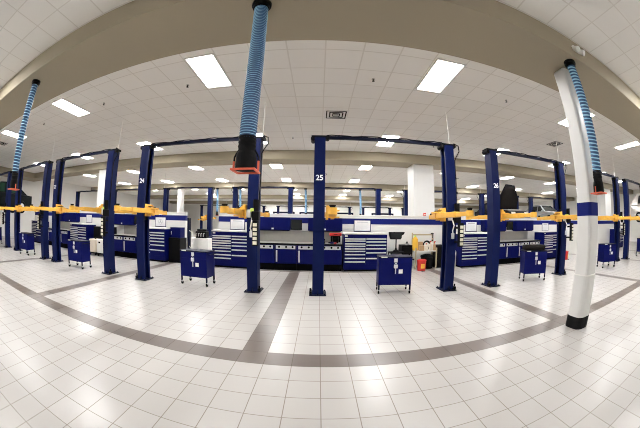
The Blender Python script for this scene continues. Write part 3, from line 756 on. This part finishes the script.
# on the bench behind post 25
gr = thing('bench_grinder', 'black bench grinder under the red case, right of post 25', 'bench grinder', (.60, 9.86, .938))
MB().b(-.10, .10, -.08, .08, 0, .08, .01).cyl((-.1, 0, .15), (.1, 0, .15), .085, n=18).build('motor', 'black', gr)
for sx in (-1, 1):
    MB().cyl((sx * .11, 0, .15), (sx * .17, 0, .15), .11, n=20).build('wheel_guard', 'black', gr)
MB().b(-.16, .16, -.07, .07, .235, .26, .004).build('top_tray', 'black', gr)
rc = thing('tool_case', 'red tool case lying on top of the black bench grinder', 'tool case', (.60, 9.86, 1.20))
MB().b(-.21, .21, -.10, .10, 0, .10, .015).build('shell', 'red', rc)
MB().tube([(-.06, -.1, .06), (-.06, -.13, .06), (.06, -.13, .06), (.06, -.1, .06)], .010, 8).build('handle', 'black', rc)
vs = thing('bench_vise', 'dark bench vise on the worktop just right of post 25', 'vise', (.16, 9.66, .938))
MB().b(-.07, .07, -.1, .1, 0, .05, .008).b(-.05, .05, -.06, .09, .05, .14, .01).build('body', 'black', vs)
MB().b(-.07, .07, -.14, -.08, .06, .17, .008).build('jaw', 'black', vs); MB().cyl((0, -.24, .1), (0, -.1, .1), .018, n=10).cyl((-.08, -.23, .1), (.08, -.23, .1), .009, n=8).build('screw', 'grey', vs)
dl = thing('power_drill', 'blue and red power drill lying on the worktop under the red case', 'drill', (.50, 9.60, .938), .3)
MB().cyl((-.10, 0, .035), (.06, 0, .035), .035, n=14).b(.0, .06, -.12, .0, .0, .05, .01).build('housing', 'cab', dl)
MB().cyl((-.17, 0, .035), (-.10, 0, .035), .015, .028, n=12).build('chuck', 'black', dl); MB().b(-.01, .07, -.17, -.12, .0, .055, .008).build('battery', 'red', dl)

# small hanging things on bench fronts
for i, (x, z, m_, lab) in enumerate(((-1.17, .42, 'silver', 'white paper tag hanging on the third-left base cabinet'),)):
    pass

# ------------------------------------------------------------------ left gap: fluid machines
def tank(x, lab, ht, m_='cream'):
    r = thing('fluid_machine', lab, 'fluid machine', (x, 9.12, 0))
    MB().b(-.25, .25, -.25, .25, .13, ht, .04).build('body', m_, r)
    MB().b(-.26, .26, -.26, .26, .09, .14, .01).build('chassis', 'black', r)
    for sx in (-1, 1):
        for sy in (-1, 1):
            MB().cyl((sx * .2 - .02, sy * .2, .05), (sx * .2 + .02, sy * .2, .05), .05, n=14).build('caster', 'rubber', r)
    MB().cyl((0, 0, ht), (0, 0, ht + .05), .05, n=14).build('filler_cap', 'black', r)
    return r
tank(-9.72, 'cream wheeled fluid machine, left one of the pair behind the cart of lift 23', .70)
t2 = tank(-9.14, 'white wheeled fluid machine, right one of the pair left of a lift post', .72, 'white')
MB().b(-.1, .02, -.262, -.25, .55, .62).build('gauge', 'black', t2)
gm = thing('test_machine', 'tall black machine with a grey panel behind the two wheeled fluid machines', 'machine', (-9.85, 9.95, 0))
MB().b(-.6, .55, -.3, .35, 0, 1.22, .02).build('cabinet', 'black', gm)
MB().b(.1, .5, -.33, -.3, .75, 1.12, .006).build('panel', 'grey', gm)
MB().cyl((.3, -.335, 1.0), (.3, -.325, 1.0), .06, n=14).build('dial', 'white', gm)

bx = thing('parts_box', 'small blue metal box standing on the black cabinet left of the wall gap', 'box', (-5.55, 9.98, .952))
MB().b(-.24, .24, -.2, .2, 0, .40, .006).build('body', 'cab', bx)
MB().b(-.22, .22, -.212, -.2, .02, .37, .004).build('door', 'cab', bx); MB().b(-.19, -.16, -.225, -.212, .12, .25, .004).build('handle', 'silver', bx)
b3 = thing('floor_cabinet', 'black floor cabinet at the end of the low wall, left of the gap', 'cabinet', (-5.53, 9.95, 0))
MB().b(-.26, .28, -.3, .3, .03, .95, .01).build('body', 'black', b3)
MB().b(-.24, .26, -.315, -.3, .06, .9, .004).build('door', 'black', b3); MB().b(-.26, .28, -.3, .3, 0, .03).build('foot', 'black', b3)

# beyond the gap
wb = thing('white_cabinet', 'low white cabinet seen through the gap in the low wall', 'cabinet', (-5.55, 12.3, 0))
MB().b(-.52, .52, -.3, .3, .06, .84, .01).build('body', 'white', wb); MB().b(-.5, .5, -.26, .3, 0, .06).build('plinth', 'kick', wb)
MB().b(-.5, -.01, -.315, -.3, .09, .81, .004).build('door', 'white', wb); MB().b(.01, .5, -.315, -.3, .09, .81, .004).build('door', 'white', wb)
eg = thing('engine_block', 'grey engine on the low white cabinet beyond the wall gap', 'engine', (-5.45, 12.3, .84))
MB().b(-.28, .28, -.2, .2, 0, .32, .03).build('block', 'black', eg)
MB().b(-.24, .24, -.12, .12, .32, .42, .03).build('valve_cover', 'black', eg)
for k in range(4):
    MB().tube([(-.2 + .13 * k, -.2, .22), (-.2 + .13 * k, -.28, .2), (-.2 + .13 * k, -.29, .08)], .025, 8).build('exhaust_pipe', 'grey', eg)
ps = thing('tool_post', 'dark blue equipment tower by the end of the low wall, beyond the gap', 'equipment tower', (-5.85, 11.5, 0))
MB().b(-.12, .12, -.12, .12, 0, 1.75, .01).build('body', 'navy', ps); MB().b(-.16, .16, -.16, .16, 0, .03).build('foot', 'black', ps)
MB().tube([(.12, -.05, 1.2), (.3, -.06, 1.1), (.34, -.06, .7), (.2, -.06, .4), (.12, -.05, .5)], .022, 8).build('hose', 'white', ps)

# ------------------------------------------------------------------ cars on lifts
def arch(yc, r, zb):
    return [(yc - r, zb)] + [(yc + r * math.cos(t), zb + r * math.sin(t)) for t in [PI * (1 - k / 8) for k in range(1, 8)]] + [(yc + r, zb)]
def make_car(lab, loc, paint, glass, H=1.45, L=4.5, W=1.8, suv=False, rz=0.0, hood_up=False):
    r = thing('car', lab, 'car', loc, rz)
    y0, y1 = -L / 2, L / 2; f, b_ = y0 + .85, y1 - .85; zb = .28; belt = .62 * H
    hood = .58 * H
    low = [(y0 + .02, .38), (y0 + .08, zb)] + arch(f, .37, zb) + arch(b_, .37, zb) + [(y1 - .08, zb), (y1, .45), (y1 - .02, belt * .98), (y1 - .5, belt), (y0 + 1.35, belt), (y0 + .5, hood), (y0 + .06, hood * .82)]
    bod = MB().prism(low, 'x', -W / 2, W / 2)
    for v in bod.bm.verts:                       # round the plan at both ends and pull the sills in
        e = max(0, abs(v.co.y) - L / 2 + .55) / .55
        v.co.x *= 1 - .13 * e * e - (.05 if v.co.z < .35 else 0)
    bod.build('body', paint, r)
    if suv: cab = [(y0 + 1.2, belt), (y0 + 1.85, H - .05), (y0 + 2.4, H), (y1 - .55, H), (y1 - .12, belt)]
    else: cab = [(y0 + 1.25, belt), (y0 + 2.0, H - .03), (y0 + 2.5, H), (y1 - 1.35, H - .03), (y1 - .45, belt)]
    MB().prism(cab, 'x', -W / 2 + .03, W / 2 - .03).taper(belt, H, .78).build('roof', paint, r)
    k = lambda z: 1 + (.78 - 1) * (z - belt) / (H - belt)
    hw = W / 2 - .03; za, zt = belt + .05, H - .1
    for sx in (-1, 1):
        for ya, yb in ((y0 + 1.75, -.02), (.06, y1 - (.75 if suv else 1.2))):
            g = MB(); g.prism([(ya + (.0 if ya > 0 else -.22), za), (yb, za), (yb - (.1 if yb > .2 else 0), zt), (ya + (.0 if ya > 0 else .18), zt)], 'x', sx * hw - .012, sx * hw + .012)
            for v in g.bm.verts: v.co.x *= k(v.co.z)
            g.build('side_window', glass, r)
        MB().b(sx * (W / 2 + .0) - .09, sx * (W / 2) + .09, y0 + 1.45, y0 + 1.6, belt + .0, belt + .14, .03).build('mirror', paint, r)
    def screen(name, p, q):
        n = Vector((0, -(q[1] - p[1]), q[0] - p[0])).normalized()
        if name == 'rear_window': n = -n
        n = Vector((0, n.y, abs(n.z)))
        g = MB(); P = []
        for (yy, zz) in (p, q):
            for sx in (-1, 1): P.append(Vector((sx * (hw - .09) * k(zz), yy, zz)))
        vs_ = [g.bm.verts.new(P[i] + n * .012) for i in (0, 1, 3, 2)] + [g.bm.verts.new(P[i] - n * .01) for i in (0, 1, 3, 2)]
        fs = [g.bm.faces.new(vs_[:4]), g.bm.faces.new(vs_[4:][::-1])] + [g.bm.faces.new((vs_[i], vs_[4 + i], vs_[4 + (i + 1) % 4], vs_[(i + 1) % 4])) for i in range(4)]
        bmesh.ops.recalc_face_normals(g.bm, faces=fs)
        g.build(name, glass, r)
    def lerp(a, c, t): return (a[0] + (c[0] - a[0]) * t, a[1] + (c[1] - a[1]) * t)
    screen('windshield', lerp(cab[0], cab[1], .1), lerp(cab[0], cab[1], .92))
    screen('rear_window', lerp(cab[-1], cab[-2], .12), lerp(cab[-1], cab[-2], .88))
    for yy in (f, b_):
        for sx in (-1, 1):
            x = sx * (W / 2 - .13)
            wv = MB().cyl((x - .11, yy, .32), (x + .11, yy, .32), .32, n=24).build('wheel', 'rubber', r)
            MB().cyl((x + sx * .10, yy, .32), (x + sx * .118, yy, .32), .2, n=18).cyl((x + sx * .11, yy, .32), (x + sx * .13, yy, .32), .05, n=12).build('rim', 'silver', wv)
    for sx in (-1, 1):
        MB().b(sx * W * .33 - .17, sx * W * .33 + .17, y0 + .02, y0 + .22, hood * .72, hood * .86, .03).build('headlight', 'white', r)
        MB().b(sx * W * .34 - .12, sx * W * .34 + .12, y1 - .13, y1 + .005, belt * .75, belt * .93, .02).build('tail_light', 'tail', r)
    if hood_up:
        lid = MB().prism([(-.84, 0), (.84, 0), (.86, .74), (.40, 1.58), (-.40, 1.62), (-.84, .85)], 'y', -.03, .03, .012)
        lid.bm.transform(Matrix.Translation((0, y0 + 1.38, belt + .02)) @ Matrix.Rotation(R(14), 4, 'X'))
        lid.build('hood', paint, r)
        pad = MB().prism([(-.70, .12), (.70, .12), (.72, .7), (.34, 1.44), (-.34, 1.47), (-.7, .8)], 'y', -.045, -.028, .004)
        pad.bm.transform(Matrix.Translation((0, y0 + 1.38, belt + .02)) @ Matrix.Rotation(R(14), 4, 'X'))
        pad.build('hood_lining', 'soft', r)
        MB().b(-.72, .72, y0 + .45, y0 + 1.25, hood - .12, hood + .06, .03).build('engine_cover', 'grey', r)
    MB().b(-.65, .65, y0 + .02, y0 + .14, .36, .50, .02).build('bumper_grille', 'black', r)
    MB().b(-.26, .26, y1 - .01, y1 + .012, belt * .55, belt * .68, .004).build('number_plate', 'white', r)
    return r
make_car('dark green-black car raised on the lift at the left edge', (-16.45, 6.2, 1.665), 'cardark', 'greenglass', 1.56, 4.5, 1.85, False)
make_car('grey car raised on the lift at the right edge', (20.4, 5.9, 1.665), 'cargrey', 'glass', 1.75, 4.5, 1.85, True)
make_car('black car with its hood propped up on the second-row lift, right of post 26', (11.95, 15.45, 1.665), 'carblack', 'glass', 1.46, 4.5, 1.8, False, 0, True)
make_car('silver car on the second-row lift beyond the bench of lift 26', (16.75, 15.45, 1.665), 'carsilver', 'glass', 1.42, 4.4, 1.8, False)

# ------------------------------------------------------------------ camera (full-frame diagonal fisheye)
cam = bpy.data.cameras.new('camera'); co = bpy.data.objects.new('camera', cam); COL.objects.link(co)
cam.type = 'PANO'; cam.sensor_width = 36.0; cam.sensor_fit = 'HORIZONTAL'; cam.sensor_height = 36.0 * 428 / 640
FOC = 280.74
for tgt in (getattr(cam, 'cycles', None), cam):
    if tgt is None: continue
    try:
        tgt.panorama_type = 'FISHEYE_EQUISOLID'; tgt.fisheye_lens = FOC * 36 / 640; tgt.fisheye_fov = PI * 1.2
    except Exception: pass
cam.clip_start = 0.05; cam.clip_end = 200
def ray(px, py, roll=0.897, pitch=2.1, yaw=-0.262):
    dx, dy = px - 320, -(py - 214)
    c, s = math.cos(R(roll)), math.sin(R(roll)); dx, dy = c * dx - s * dy, s * dx + c * dy
    r = math.hypot(dx, dy); th = 2 * math.asin(r / (2 * FOC)); k = math.sin(th) / r if r else 0
    x, z, y = dx * k, dy * k, math.cos(th)
    y, z = y * math.cos(R(pitch)) - z * math.sin(R(pitch)), y * math.sin(R(pitch)) + z * math.cos(R(pitch))
    a = R(yaw)
    return Vector((x * math.cos(a) - y * math.sin(a), x * math.sin(a) + y * math.cos(a), z))
fw = ray(320, 214); rt = (ray(321, 214) - ray(319, 214)).normalized(); up = rt.cross(fw).normalized()
rt = fw.cross(up).normalized()
mt = Matrix((rt, up, -fw)).transposed().to_4x4(); mt.translation = (0, 0, 1.6)
co.matrix_world = mt
scene.camera = co

# ------------------------------------------------------------------ world and colour
w = bpy.data.worlds.new('world'); scene.world = w; w.use_nodes = True
w.node_tree.nodes['Background'].inputs[0].default_value = (0.9, 0.92, 1, 1); w.node_tree.nodes['Background'].inputs[1].default_value = 0.3
scene.view_settings.view_transform = 'Standard'; scene.view_settings.look = 'None'
scene.view_settings.exposure = 0.0; scene.view_settings.gamma = 1.0
scene.view_settings.use_curve_mapping = False
scene.cycles.filter_width = 1.0
scene.cycles.max_bounces = 12; scene.cycles.diffuse_bounces = 8; scene.cycles.sample_clamp_indirect = 6
